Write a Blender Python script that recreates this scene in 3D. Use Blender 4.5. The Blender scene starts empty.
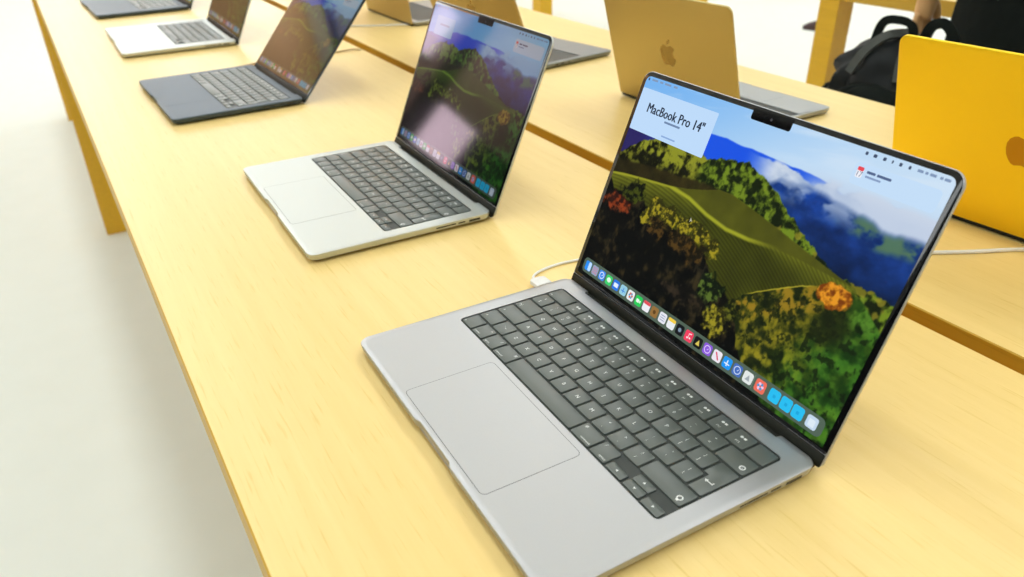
import bpy, bmesh, math, random
import numpy as np
from mathutils import Vector, Matrix, Euler

random.seed(7)
SC = bpy.context.scene
COL = SC.collection
PI = math.pi
R = math.radians
TT = 0.90                      # table top height

# ---------------------------------------------------------------- colour helpers
def s2l(c):
    c = c / 255.0
    return c / 12.92 if c <= 0.04045 else ((c + 0.055) / 1.055) ** 2.4
def rgb(r, g, b):
    return (s2l(r), s2l(g), s2l(b), 1.0)

# ---------------------------------------------------------------- materials
def mat(name, col=(0.8, 0.8, 0.8, 1), rough=0.5, metal=0.0, spec=0.5, emit=None, es=1.0, coat=0.0):
    m = bpy.data.materials.new(name); m.use_nodes = True
    b = m.node_tree.nodes['Principled BSDF']
    b.inputs['Base Color'].default_value = col
    b.inputs['Roughness'].default_value = rough
    b.inputs['Metallic'].default_value = metal
    b.inputs['Specular IOR Level'].default_value = spec
    b.inputs['Coat Weight'].default_value = coat
    if emit is not None:
        b.inputs['Emission Color'].default_value = emit
        b.inputs['Emission Strength'].default_value = es
    return m

def nt(m):
    return m.node_tree.nodes, m.node_tree.links, m.node_tree.nodes['Principled BSDF']

def wood_mat(name, light, dark, grain_scale=1.0, rough=0.4, amt=0.5, spec=0.5):
    m = mat(name, light, rough, 0, spec)
    n, l, b = nt(m)
    tc = n.new('ShaderNodeTexCoord')
    mp = n.new('ShaderNodeMapping'); mp.inputs['Scale'].default_value = (3.0 * grain_scale, 70 * grain_scale, 70 * grain_scale)
    l.new(tc.outputs['Object'], mp.inputs['Vector'])
    n1 = n.new('ShaderNodeTexNoise'); n1.inputs['Scale'].default_value = 1.0; n1.inputs['Detail'].default_value = 5; n1.inputs['Roughness'].default_value = 0.6
    l.new(mp.outputs['Vector'], n1.inputs['Vector'])
    mp2 = n.new('ShaderNodeMapping'); mp2.inputs['Scale'].default_value = (22 * grain_scale, 420 * grain_scale, 420 * grain_scale)
    l.new(tc.outputs['Object'], mp2.inputs['Vector'])
    n2 = n.new('ShaderNodeTexNoise'); n2.inputs['Scale'].default_value = 1.0; n2.inputs['Detail'].default_value = 2
    l.new(mp2.outputs['Vector'], n2.inputs['Vector'])
    r2 = n.new('ShaderNodeValToRGB'); r2.color_ramp.elements[0].position = 0.60; r2.color_ramp.elements[1].position = 0.74
    l.new(n2.outputs['Fac'], r2.inputs['Fac'])
    r1 = n.new('ShaderNodeValToRGB'); r1.color_ramp.elements[0].position = 0.3; r1.color_ramp.elements[1].position = 0.75
    l.new(n1.outputs['Fac'], r1.inputs['Fac'])
    ad = n.new('ShaderNodeMath'); ad.operation = 'MULTIPLY_ADD'; ad.inputs[1].default_value = 0.55
    l.new(r2.outputs['Color'], ad.inputs[0])
    mu = n.new('ShaderNodeMath'); mu.operation = 'MULTIPLY'; mu.inputs[1].default_value = amt
    l.new(r1.outputs['Color'], mu.inputs[0]); l.new(mu.outputs['Value'], ad.inputs[2])
    mx = n.new('ShaderNodeMix'); mx.data_type = 'RGBA'
    mx.inputs['A'].default_value = light; mx.inputs['B'].default_value = dark
    l.new(ad.outputs['Value'], mx.inputs['Factor'])
    l.new(mx.outputs['Result'], b.inputs['Base Color'])
    bp = n.new('ShaderNodeBump'); bp.inputs['Strength'].default_value = 0.06; bp.inputs['Distance'].default_value = 0.001
    l.new(ad.outputs['Value'], bp.inputs['Height']); l.new(bp.outputs['Normal'], b.inputs['Normal'])
    return m

def noisy_mat(name, a, c, scale, rough=0.5, metal=0.0, spec=0.5, detail=3, bump=0.0):
    m = mat(name, a, rough, metal, spec)
    n, l, b = nt(m)
    tc = n.new('ShaderNodeTexCoord')
    n1 = n.new('ShaderNodeTexNoise'); n1.inputs['Scale'].default_value = scale; n1.inputs['Detail'].default_value = detail
    l.new(tc.outputs['Object'], n1.inputs['Vector'])
    mx = n.new('ShaderNodeMix'); mx.data_type = 'RGBA'
    mx.inputs['A'].default_value = a; mx.inputs['B'].default_value = c
    l.new(n1.outputs['Fac'], mx.inputs['Factor']); l.new(mx.outputs['Result'], b.inputs['Base Color'])
    if bump:
        bp = n.new('ShaderNodeBump'); bp.inputs['Strength'].default_value = bump; bp.inputs['Distance'].default_value = 0.01
        l.new(n1.outputs['Fac'], bp.inputs['Height']); l.new(bp.outputs['Normal'], b.inputs['Normal'])
    return m

M = {}
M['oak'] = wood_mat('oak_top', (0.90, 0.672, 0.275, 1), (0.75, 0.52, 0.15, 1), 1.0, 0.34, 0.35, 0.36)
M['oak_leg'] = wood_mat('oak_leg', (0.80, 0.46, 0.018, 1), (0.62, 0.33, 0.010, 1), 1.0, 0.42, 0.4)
M['oak_side_shade'] = wood_mat('oak_shaded_side', (0.68, 0.40, 0.035, 1), (0.54, 0.30, 0.02, 1), 1.0, 0.45, 0.4)  # sides of the top coloured darker to stand for shade in the gap
M['floor'] = noisy_mat('pale_stone_floor', (0.79, 0.825, 0.775, 1), (0.83, 0.865, 0.82, 1), 9, 0.55, 0, 0.15, 4)
M['wall'] = noisy_mat('white_plaster', (0.84, 0.83, 0.80, 1), (0.87, 0.86, 0.83, 1), 3, 0.7)
M['wall_wood'] = wood_mat('wall_oak_panels', (0.62, 0.36, 0.16, 1), (0.46, 0.25, 0.10, 1), 0.4, 0.45, 0.6)
M['rosy'] = noisy_mat('rosy_plaster', (0.62, 0.40, 0.36, 1), (0.55, 0.34, 0.30, 1), 2, 0.7)
M['day'] = mat('daylit_pane', (.5,.5,.5,1), .1, 0, .5, (.93, .98, 1.0, 1), 3.2)
M['day_rosy'] = mat('rosy_daylit_pane', (.5,.5,.5,1), .1, 0, .5, (1.0, .72, .86, 1), 5.0)
M['wall_dark'] = noisy_mat('dark_stone_wall', (0.035, 0.034, 0.036, 1), (0.05, 0.05, 0.05, 1), 4, 0.7, 0, 0.3)
M['ceiling'] = noisy_mat('ceiling_plaster', (0.80, 0.80, 0.79, 1), (0.83, 0.83, 0.82, 1), 2, 0.8)
M['metal_dark'] = mat('dark_anodised_metal', (0.05, 0.05, 0.055, 1), 0.4, 0.6)
def alu(name, col, rough=0.42, metal=0.88):
    m = noisy_mat(name, col, tuple(min(1, c * 1.04) for c in col[:3]) + (1,), 900, rough, metal, 0.5, 1)
    return m
M['space_grey'] = alu('space_grey_aluminium', (0.455, 0.46, 0.475, 1))
M['silver'] = alu('silver_aluminium', (0.54, 0.565, 0.55, 1))
M['slate'] = alu('slate_aluminium', (0.075, 0.10, 0.13, 1), 0.42)
M['mid_grey'] = alu('mid_grey_aluminium', (0.22, 0.24, 0.25, 1), 0.4)
M['pale_blue'] = alu('pale_silver_aluminium', (0.36, 0.375, 0.385, 1), 0.4)
M['gold'] = alu('pale_gold_with_bounce', (0.52, 0.41, 0.17, 1), 0.42)  # gold lid, with yellow bounce off the table in its colour
M['bounce_gold'] = alu('bounce_gold_aluminium', (0.95, 0.68, 0.03, 1), 0.42)  # the table's yellow bounce is put into this laptop's colour
M['bounce_tint'] = alu('bounce_tint_aluminium', (0.50, 0.38, 0.16, 1), 0.42)  # lid tint stands for warm light reflected off the wood
M['logo'] = mat('polished_logo', (0.34, 0.23, 0.07, 1), 0.25, 0.7)
M['logo_gold'] = mat('polished_gold_logo', (0.52, 0.25, 0.008, 1), 0.3, 0.7)
M['key'] = mat('key_plastic', (0.082, 0.098, 0.088, 1), 0.36, 0, 0.9)
M['well'] = mat('keyboard_well', (0.030, 0.036, 0.032, 1), 0.5, 0, 0.5)
M['legend'] = mat('key_legend', (0.78, 0.80, 0.78, 1), 0.5, 0, 0.3)
M['groove'] = mat('trackpad_groove', (0.10, 0.10, 0.10, 1), 0.6)
M['port'] = mat('port_black', (0.012, 0.012, 0.012, 1), 0.4)
M['rubber'] = mat('rubber_foot', (0.02, 0.02, 0.02, 1), 0.8)
M['hinge'] = mat('hinge_black', (0.014, 0.015, 0.010, 1), 0.5, 0.0, 0.18)
M['bezel'] = mat('black_glass', (0.003, 0.003, 0.0035, 1), 0.05, 0, 0.5)
M['cable'] = mat('white_cable', (0.86, 0.85, 0.82, 1), 0.45)
M['cable_dim'] = mat('grey_brown_cable', (0.50, 0.36, 0.18, 1), 0.5)
M['black_cloth'] = noisy_mat('black_cloth', (0.004, 0.006, 0.005, 1), (0.009, 0.012, 0.010, 1), 26, 0.85, 0, 0.12, 4, 0.25)
M['black_nylon'] = noisy_mat('black_nylon', (0.003, 0.004, 0.004, 1), (0.012, 0.015, 0.016, 1), 14, 0.55, 0, 0.22, 4, 0.35)
M['strap'] = noisy_mat('grey_strap_webbing', (0.045, 0.05, 0.045, 1), (0.08, 0.085, 0.075, 1), 60, 0.8)
M['skin'] = mat('skin', (0.66, 0.38, 0.16, 1), 0.5, 0, 0.4)
M['hair'] = mat('dark_hair', (0.012, 0.010, 0.008, 1), 0.5)
M['shoe'] = mat('dark_burgundy_leather', (0.05, 0.022, 0.022, 1), 0.5)
M['panel_glow'] = mat('ceiling_diffuser', (0.9, 0.9, 0.9, 1), 0.6, 0, 0.2, (1.0, 0.985, 0.96, 1), 2.0)

def glow(name, r, g, b, k=1.0):
    c = rgb(r, g, b)
    return mat('screen_' + name, (0.003, 0.003, 0.003, 1), 0.06, 0, 0.5, c, k)
_g = {}
DIM = [1.0]
def G(r, g, b):
    k = (r, g, b, DIM[0])
    if k not in _g: _g[k] = glow('%d_%d_%d_%d' % (r, g, b, int(DIM[0]*100)), r, g, b, DIM[0])
    return _g[k]

def display_mat(k):
    m = mat('screen_picture', (0.003, 0.003, 0.003, 1), 0.06, 0, 0.5)
    n, l, b = nt(m)
    at = n.new('ShaderNodeVertexColor'); at.layer_name = 'picture'
    if k < 1:      # oblique panels shift towards blue
        mx = n.new('ShaderNodeMix'); mx.data_type = 'RGBA'; mx.blend_type = 'MULTIPLY'; mx.inputs['Factor'].default_value = 1
        mx.inputs['B'].default_value = (.50, .90, 1.15, 1)
        l.new(at.outputs['Color'], mx.inputs['A']); l.new(mx.outputs['Result'], b.inputs['Emission Color'])
    else: l.new(at.outputs['Color'], b.inputs['Emission Color'])
    b.inputs['Emission Strength'].default_value = k
    return m
M['display'] = display_mat(1.0)

# ---------------------------------------------------------------- mesh builder
class MB:
    def __init__(s): s.v = []; s.f = []; s.mi = []
    def add(s, vs, fs, mi=0):
        o = len(s.v); s.v += [tuple(v) for v in vs]
        s.f += [tuple(i + o for i in f) for f in fs]; s.mi += [mi] * len(fs)
    def box(s, x0, x1, y0, y1, z0, z1, mi=0):
        s.add([(x0,y0,z0),(x1,y0,z0),(x1,y1,z0),(x0,y1,z0),(x0,y0,z1),(x1,y0,z1),(x1,y1,z1),(x0,y1,z1)],
              [(0,3,2,1),(4,5,6,7),(0,1,5,4),(1,2,6,5),(2,3,7,6),(3,0,4,7)], mi)
    def stack(s, loops, mi=0, capb=True, capt=True):
        """loops: list of lists of 3D points (same count), bottom to top, CCW from above"""
        n = len(loops[0]); vs = [p for lp in loops for p in lp]; fs = []
        for k in range(len(loops) - 1):
            for i in range(n):
                j = (i + 1) % n
                fs.append((k*n+i, k*n+j, (k+1)*n+j, (k+1)*n+i))
        if capb: fs.append(tuple(reversed(range(n))))
        if capt: fs.append(tuple((len(loops)-1)*n + i for i in range(n)))
        s.add(vs, fs, mi)
    def tube(s, pts, r, n=8, mi=0, cap=True):
        pts = [Vector(p) for p in pts]
        rs = r if isinstance(r, (list, tuple)) else [r] * len(pts)
        loops = []; up = Vector((0.13, 0.21, 0.97)).normalized()
        for i, p in enumerate(pts):
            t = (pts[min(i+1, len(pts)-1)] - pts[max(i-1, 0)]).normalized()
            a = t.cross(up)
            if a.length < 1e-4: a = t.cross(Vector((1, 0, 0)))
            a.normalize(); b_ = t.cross(a)
            loops.append([p + (a*math.cos(2*PI*k/n) + b_*math.sin(2*PI*k/n)) * rs[i] for k in range(n)])
        s.stack([[tuple(q) for q in lp] for lp in loops], mi, cap, cap)
    def mesh(s, name, mats, smooth=True, angle=35):
        me = bpy.data.meshes.new(name)
        me.from_pydata(s.v, [], s.f)
        for m in mats: me.materials.append(m)
        me.polygons.foreach_set('material_index', s.mi)
        bm = bmesh.new(); bm.from_mesh(me); bmesh.ops.recalc_face_normals(bm, faces=bm.faces[:]); bm.to_mesh(me); bm.free()
        if smooth:
            me.shade_smooth(); me.set_sharp_from_angle(angle=R(angle))
        me.update()
        return me
    def obj(s, name, mats, parent=None, smooth=True, angle=35):
        if not isinstance(mats, (list, tuple)): mats = [mats]
        return link(name, s.mesh(name, mats, smooth, angle), parent)

def link(name, data, parent=None):
    o = bpy.data.objects.new(name, data); COL.objects.link(o)
    if parent is not None: o.parent = parent
    return o
def tag(o, label=None, cat=None, group=None, kind=None):
    if label: o['label'] = label
    if cat: o['category'] = cat
    if group: o['group'] = group
    if kind: o['kind'] = kind
    return o
def thing(name, label, cat, loc=(0,0,0), rz=0, group=None):
    o = link(name, None); o.empty_display_size = 0.05
    o.location = loc; o.rotation_euler = (0, 0, rz)
    return tag(o, label, cat, group)

def rr(x0, x1, y0, y1, r, z, n=7, front=(), back=()):
    """rounded rectangle loop, CCW from above; extra points along the front (y0) edge; r may be 4 radii (fl,fr,br,bl)"""
    rs = r if isinstance(r, (tuple, list)) else (r,)*4
    pts = []
    def arc(cx, cy, rad, a0):
        for i in range(n):
            a = a0 + (PI/2) * i / (n - 1)
            pts.append((cx + rad*math.cos(a), cy + rad*math.sin(a), z))
    arc(x0+rs[0], y0+rs[0], rs[0], PI)
    for x, dy in front: pts.append((x, y0 + dy, z))
    arc(x1-rs[1], y0+rs[1], rs[1], 1.5*PI)
    arc(x1-rs[2], y1-rs[2], rs[2], 0)
    for x, dy in back: pts.append((x, y1 + dy, z))
    arc(x0+rs[3], y1-rs[3], rs[3], PI/2)
    return pts

def text_verts(body, size, align='CENTER'):
    cu = bpy.data.curves.new('t', 'FONT'); cu.body = body; cu.size = size; cu.align_x = align; cu.align_y = 'CENTER'
    cu.resolution_u = 2; cu.offset = 0.0; cu.fill_mode = 'FRONT'
    o = bpy.data.objects.new('t', cu); COL.objects.link(o)
    dg = bpy.context.evaluated_depsgraph_get(); dg.update()
    me = o.evaluated_get(dg).to_mesh()
    vs = [tuple(v.co) for v in me.vertices]; fs = [tuple(p.vertices) for p in me.polygons]
    o.evaluated_get(dg).to_mesh_clear()
    bpy.data.objects.remove(o); bpy.data.curves.remove(cu)
    return vs, fs
_tc = {}
def put_text(mb, body, size, x, y, z, mi=0, align='CENTER', sx=1.0):
    k = (body, align)
    if k not in _tc: _tc[k] = text_verts(body, 1.0, align)
    vs, fs = _tc[k]
    mb.add([(x + v[0]*size*sx, y + v[1]*size, z) for v in vs], fs, mi)
def flat_poly(mb, pts, z, mi=0):
    mb.add([(p[0], p[1], z) for p in pts], [tuple(range(len(pts)))], mi)
def ngon(cx, cy, rx, ry, n=16, a0=0):
    return [(cx + rx*math.cos(a0+2*PI*i/n), cy + ry*math.sin(a0+2*PI*i/n)) for i in range(n)]
def rr2(x0, x1, y0, y1, r, n=4):
    return [(p[0], p[1]) for p in rr(x0, x1, y0, y1, r, 0, n)]

# fruit emblem outline (unit height about 1), leaf apart
def emblem(mb, cx, cy, s, z, mi=0, flip=1):
    pts = [(0.00,0.26),(0.08,0.29),(0.18,0.32),(0.28,0.30),(0.36,0.25),(0.41,0.19),
           (0.33,0.11),(0.30,0.02),(0.31,-0.09),(0.36,-0.18),(0.44,-0.23),
           (0.40,-0.34),(0.33,-0.46),(0.25,-0.54),(0.17,-0.56),(0.08,-0.53),(0.0,-0.51),
           (-0.08,-0.53),(-0.17,-0.56),(-0.26,-0.53),(-0.35,-0.42),(-0.42,-0.27),(-0.45,-0.10),
           (-0.44,0.06),(-0.38,0.20),(-0.28,0.29),(-0.18,0.32),(-0.08,0.29)]
    flat_poly(mb, [(cx + flip*p[0]*s, cy + p[1]*s) for p in pts], z, mi)
    leaf = [(0.0,0.34),(0.0,0.43),(0.05,0.52),(0.12,0.58),(0.19,0.60),(0.19,0.52),(0.15,0.43),(0.08,0.37)]
    flat_poly(mb, [(cx + flip*p[0]*s, cy + p[1]*s) for p in leaf], z, mi)

# ---------------------------------------------------------------- the picture on the screens
def vnoise(x, y, seed):
    rs = np.random.RandomState(seed); T = rs.rand(64, 64)
    xi = np.floor(x).astype(int); yi = np.floor(y).astype(int); fx = x - xi; fy = y - yi
    fx = fx*fx*(3-2*fx); fy = fy*fy*(3-2*fy)
    a = T[xi % 64, yi % 64]; b_ = T[(xi+1) % 64, yi % 64]; c = T[xi % 64, (yi+1) % 64]; d = T[(xi+1) % 64, (yi+1) % 64]
    return (a*(1-fx)+b_*fx)*(1-fy) + (c*(1-fx)+d*fx)*fy
def fbm(x, y, seed, o=4):
    t = 0; a = 0.5; s = 0
    for k in range(o):
        t = t + a*vnoise(x*2**k + 7.3*k, y*2**k + 3.1*k, seed + k); s += a; a *= 0.5
    return t / s
def smooth(a, b_, x):
    t = np.clip((x - a) / (b_ - a), 0, 1); return t*t*(3-2*t)

def picture(U, V):
    A = 1.54
    X = U * A; Y = V
    C = np.zeros(U.shape + (3,))
    def lay(col, mask):
        nonlocal C
        col = np.asarray(col, float) / 255.0
        if col.ndim == 1: col = np.broadcast_to(col, C.shape)
        C = C*(1-mask[..., None]) + col*mask[..., None]
    def mixc(c0, c1, t):
        return np.asarray(c0, float)*(1-t[..., None]) + np.asarray(c1, float)*t[..., None]
    def top(pts, n=0.0, sc=20, seed=1):
        xs, ys = zip(*pts); t = np.interp(U, xs, ys)
        return t + n*(fbm(X*sc, Y*0+0.5, seed, 4)-0.5)*2
    # sky
    lay(mixc((120, 180, 240), (198, 222, 244), smooth(0.0, 0.75, U*0.8 + (0.95-V)*0.9)), np.ones_like(U))
    streak = fbm(X*2.2 + Y*4, Y*16 - X*3, 11, 4)
    lay((214, 230, 246), smooth(0.5, 0.75, streak)*0.5*smooth(0.8, 0.95, V))
    # saturated blue ridge
    t = top([(0,.80),(.1,.81),(.2,.84),(.30,.86),(.332,.860),(.39,.860),(.45,.856),(.518,.858),(.56,.855),(.604,.852),(.65,.850),(.698,.850),(.76,.83),(.85,.81),(1,.80)], .006, 12, 3)
    m = smooth(0.004, -0.004, V - t) * smooth(.80, .70, U)
    lay(mixc((28, 84, 226), (40, 40, 130), smooth(.30, .0, U)), m)
    # white mist under it
    cl = fbm(X*6, Y*11, 21, 5)
    mist = smooth(.46, .58, U) * smooth(.855, .825, V - .03*cl + .0*U) 
    lay(mixc((150, 172, 205), (206, 217, 232), smooth(.3, .6, cl)), mist * smooth(.48, .6, cl + .35*smooth(.86, .80, V)))
    lay((190, 204, 226), smooth(.62,.72,U)*smooth(.90,.80,V)*.8)
    # deep blue mountain
    t = top([(.5,.74),(.56,.765),(.6,.785),(.65,.80),(.68,.808),(.72,.80),(.77,.785),(.81,.787),(.85,.785),(.9,.765),(.95,.77),(1,.772)], .014, 14, 5)
    m = smooth(.018, -.02, V - t) * smooth(.46, .52, U)
    tex = fbm(X*16, Y*22, 31, 4)
    base = mixc((9, 22, 46), (24, 58, 132), smooth(.42, .80, V))
    lay(base * (0.60 + 0.8*tex)[..., None], m)
    lay((94, 128, 80), m * smooth(.76,.86,U) * smooth(.052, .018, np.abs(V - t + .03)) * smooth(.34, .62, tex) * .8)
    lay((168, 186, 214), m * smooth(.50,.70,fbm(X*9, Y*13, 44, 4)) * smooth(.70,.79,V) * smooth(.95,.8,U)*.85)
    # far left dark violet slope
    lay((44, 38, 96), smooth(.79, .77, V)*smooth(.16, .05, U))
    # left wood
    t = top([(0,.635),(.05,.69),(.099,.73),(.16,.76),(.216,.775),(.28,.772),(.341,.763),(.40,.74),(.467,.69),(.6,.60)], .022, 34, 7)
    m = smooth(.004, -.004, V - t) * smooth(.56, .50, U)
    tr = fbm(X*40, Y*36, 51, 5)
    lay(mixc((22, 24, 10), (140, 144, 40), smooth(.38, .74, tr + .10*smooth(.62,.72,V))) * (0.55 + .45*smooth(.56,.70,V))[..., None], m)
    # green ridge in the middle
    t = top([(.33,.72),(.36,.765),(.42,.785),(.49,.803),(.54,.785),(.58,.755),(.614,.735),(.66,.69),(.714,.648),(.78,.60),(.84,.56)], .014, 40, 9)
    m = smooth(.004, -.004, V - t) * smooth(.31, .36, U)
    tr2 = fbm(X*44, Y*40, 61, 5)
    lay(mixc((20, 30, 10), (112, 136, 34), smooth(.34, .70, tr2)), m)
    lay((150, 140, 40), m*smooth(.62,.72,fbm(X*20,Y*20,62,3))*smooth(.52,.58,U)*.7)
    # dark gully between wood and vineyard
    t = top([(0,.60),(.1,.62),(.2,.635),(.3,.65),(.385,.665),(.46,.66),(.5,.645),(.62,.60)], .008, 26, 10)
    lay(mixc((26, 24, 12), (56, 48, 20), fbm(X*22, Y*22, 71, 3)), smooth(.008,-.010, V - t)*smooth(.56,.47,U)*.92)
    # vineyard
    crest = top([(0,.53),(.05,.545),(.12,.56),(.19,.574),(.252,.586),(.32,.606),(.385,.635),(.43,.66),(.48,.664),(.554,.645),(.64,.622),(.731,.595),(.80,.574),(.882,.552),(.915,.545)])
    m = smooth(.004, -.004, V - crest) * smooth(.915, .905, U)
    bend = Y + .30*X + .34*(X-.6)**2
    rows = 0.5 + 0.5*np.sin(bend*2*PI*62)
    vine = mixc((62, 66, 16), (112, 116, 30), smooth(.12, .0, crest - V))
    vine = vine*(0.80 + .24*rows)[..., None]*(0.8 + .4*fbm(X*9, Y*9, 81, 3))[..., None]
    lay(vine, m)
    inner = top([(.0,.53),(.12,.56),(.252,.586),(.34,.575),(.42,.545),(.50,.528),(.58,.532),(.66,.548),(.74,.552),(.9,.548)])
    ins = m*smooth(.004, -.004, inner - V)*smooth(.25,.30,U)
    lay(np.asarray((78, 80, 22.))*(0.85 + .3*fbm(X*14, Y*14, 83, 3))[..., None], ins)
    lay((172, 176, 44), m*smooth(.014, .002, np.abs(V - inner))*(.85)*smooth(.70,.55,U))
    lay((150, 150, 40), m*smooth(.012, .0, np.abs(V - crest))*smooth(.3,.2,U)*.8)
    # slope on the right
    t = top([(.60,.25),(.633,.330),(.70,.40),(.76,.455),(.83,.51),(.894,.546),(.93,.52),(1,.455)], .006, 30, 12)
    m = smooth(.004, -.004, V - t) * smooth(.58, .64, U + .1*(V - .2))
    tr3 = fbm(X*30, Y*26, 91, 5)
    s = mixc((26, 34, 10), (124, 116, 26), smooth(.34, .72, tr3))*(0.75 + .5*fbm(X*7, Y*7, 92, 2))[..., None]
    s = mixc((0,0,0), (1,1,1), smooth(-.2,1,U*0+1))*s
    lay(s, m)
    lay(mixc((20, 56, 14), (66, 128, 34), smooth(.3,.7,fbm(X*24, Y*24, 93, 4))), m*smooth(.78,.95, U + .25*(.3 - V))*.8)
    lay((150, 118, 30), m*smooth(.10,.03,np.abs(V-t+.05))*smooth(.5,.62,tr3)*smooth(.9,.8,U)*.8)
    dots = fbm(X*46, Y*40, 95, 4)
    lay((14, 24, 8), m*smooth(.52,.68,dots)*.75)
    lay((20, 26, 10), m*smooth(.10,.0,np.hypot((U-.89)*1.5, V-.40)-.02)*.75)
    lay((14, 24, 10), m*smooth(.25,.05,V)*smooth(.72,.62,U)*.8)
    d = np.hypot((U-.865)*1.5/.075, (V-.490)/.050) + .5*(fbm(X*40,Y*40,97,3)-.5)
    lay(mixc((120, 58, 12), (226, 150, 36), smooth(.35,.65,fbm(X*44,Y*44,98,3))), smooth(1.05, .85, d))
    lay((190, 176, 50), smooth(.006,.0,np.abs(V-t))*smooth(.63,.66,U)*smooth(.82,.78,U)*.8)
    lay((84, 130, 40), smooth(.05,.0,np.hypot((U-.955)*1.5, V-.47)-.03)*smooth(.4,.6,tr3)*smooth(.004,-.004,V-t)*.8)
    # dark foreground trees
    t = top([(0,.49),(.06,.455),(.10,.50),(.16,.475),(.22,.43),(.30,.44),(.38,.43),(.45,.40),(.50,.335),(.545,.315),(.60,.28),(.645,.20),(.68,.13),(.72,.07),(.80,.0)], .028, 22, 14)
    m = smooth(.006, -.006, V - t) * smooth(.84,.80,U)
    tr4 = fbm(X*30, Y*24, 101, 5)
    lay(mixc((5, 7, 6), (52, 44, 24), smooth(.48, .82, tr4)), m)
    lay((60, 52, 34), m*smooth(.60,.72,fbm(X*34,Y*28,103,4))*smooth(.28,.38,U)*smooth(.62,.5,U)*.5)
    # lit trees over the dark ones
    def blob(cx, cy, rx, ry, c0, c1, seed, fr=42, a=1.0):
        d = np.hypot((U-cx)/rx, (V-cy)/ry) + 1.3*(fbm(X*fr*.9, Y*fr*.9, seed, 5)-.5)
        k = smooth(.36,.70,fbm(X*fr*1.4, Y*fr*1.4, seed+5, 4) - .18*(cy - V)/ry*-1)
        lay(mixc(c0, c1, k), smooth(1.0, .62, d)*a)
    blob(.125,.485,.06,.06,(10,14,6),(64,72,18),201)
    blob(.06,.405,.075,.05,(46,18,10),(148,60,26),211,34,.95)
    for i,(cx,cy,w,h) in enumerate([(.235,.475,.045,.055),(.30,.46,.045,.05),(.365,.468,.05,.05),(.425,.455,.04,.045),(.21,.42,.03,.05),(.48,.43,.035,.04)]):
        blob(cx,cy,w,h,(44,44,12),(160,146,34),221+i*7,50)
    for i,(cx,cy,w,h) in enumerate([(.27,.40,.05,.05),(.36,.39,.06,.05),(.43,.37,.05,.06)]):
        blob(cx,cy,w,h,(24,20,8),(86,62,24),261+i*7,40,.9)
    blob(.53,.275,.05,.07,(12,22,8),(86,108,40),281,44)
    blob(.585,.185,.045,.075,(36,36,10),(152,142,36),287,44)
    blob(.615,.25,.03,.05,(20,26,8),(96,98,26),293,44)
    blob(.46,.20,.09,.05,(10,10,8),(62,50,36),297,30,.7)
    return np.clip(C, 0, 1)

DW, DH = 0.3024, 0.1964
def display_mesh(w, h, nx=620, ny=402, notch=True):
    xs = np.linspace(0, 1, nx+1); ys = np.linspace(0, 1, ny+1)
    Ug, Vg = np.meshgrid(xs, ys)
    c = picture(Ug, Vg)
    lin = np.where(c <= 0.04045, c/12.92, ((c+0.055)/1.055)**2.4)
    # rounded upper corners: pull the grid in near the top corners
    r = 0.0055
    Px = (Ug-0.5)*w; Py = Vg*h
    dy = np.clip(Py - (h - r), 0, r)
    inset = r - np.sqrt(np.maximum(r*r - dy*dy, 0))
    Px = Px * ((w/2 - inset)/(w/2))
    vs = np.stack([Px.ravel(), Py.ravel(), np.zeros(Px.size)], 1)
    idx = np.arange((nx+1)*(ny+1)).reshape(ny+1, nx+1)
    q = np.stack([idx[:-1,:-1], idx[:-1,1:], idx[1:,1:], idx[1:,:-1]], -1).reshape(-1, 4)
    me = bpy.data.meshes.new('wallpaper')
    me.vertices.add(len(vs)); me.vertices.foreach_set('co', vs.ravel())
    me.loops.add(q.size); me.loops.foreach_set('vertex_index', q.ravel().astype(np.int32))
    me.polygons.add(len(q)); me.polygons.foreach_set('loop_start', np.arange(0, q.size, 4, dtype=np.int32))
    me.polygons.foreach_set('loop_total', np.full(len(q), 4, dtype=np.int32))
    me.update(calc_edges=True); me.validate()
    ca = me.color_attributes.new('picture', 'FLOAT_COLOR', 'POINT')
    col = np.concatenate([lin.reshape(-1, 3), np.ones((lin.shape[0]*lin.shape[1], 1))], 1)
    ca.data.foreach_set('color', col.astype(np.float32).ravel())
    me.materials.append(M['display'])
    return me
DISPLAY = display_mesh(DW, DH)

# ---------------------------------------------------------------- keyboard
PX_, PY_ = 0.01925, 0.01835
GX, GY = 0.0023, 0.0021
def key_rows():
    # (width in units, big legend, small legend, style)
    rows = []
    rows.append([(1,'fn','','mod'),(1,'control','^','mod'),(1,'option','/','mod'),(1.25,'command','#','mod'),(5,'','','none'),
                 (1.25,'command','#','modr'),(1,'option','/','modr'),('arrows',)])
    rows.append([(1.25,'^','','sym')] + [(1,c,'','let') for c in ['` ~']] + [(1,c,'','let') for c in 'ZXCVBNM'] + [(1,',','<','two'),(1,'.','>','two'),(1,'/','?','two'),(2.25,'o','','symr')])
    rows.append([(1.75,'^','','sym')] + [(1,c,'','let') for c in 'ASDFGHJKL'] + [(1,';',':','two'),(1,"'",'"','two'),(1,'\\','|','two')])
    rows.append([(1.5,'>|','','sym')] + [(1,c,'','let') for c in 'QWERTYUIOP'] + [(1,'[','{','two'),(1,']','}','two'),('ret',)])
    rows.append([(1,'§','±','two')] + [(1,a,b_,'two') for a, b_ in zip('1234567890', '!@£$%^&*()')] + [(1,'-','_','two'),(1,'=','+','two'),(1.5,'x','','symr')])
    rows.append([(1.5,'esc','','mod')] + [(1,'F%d'%i,'*','fn') for i in range(1,13)] + [(1,'','','none')])
    return rows
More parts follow.
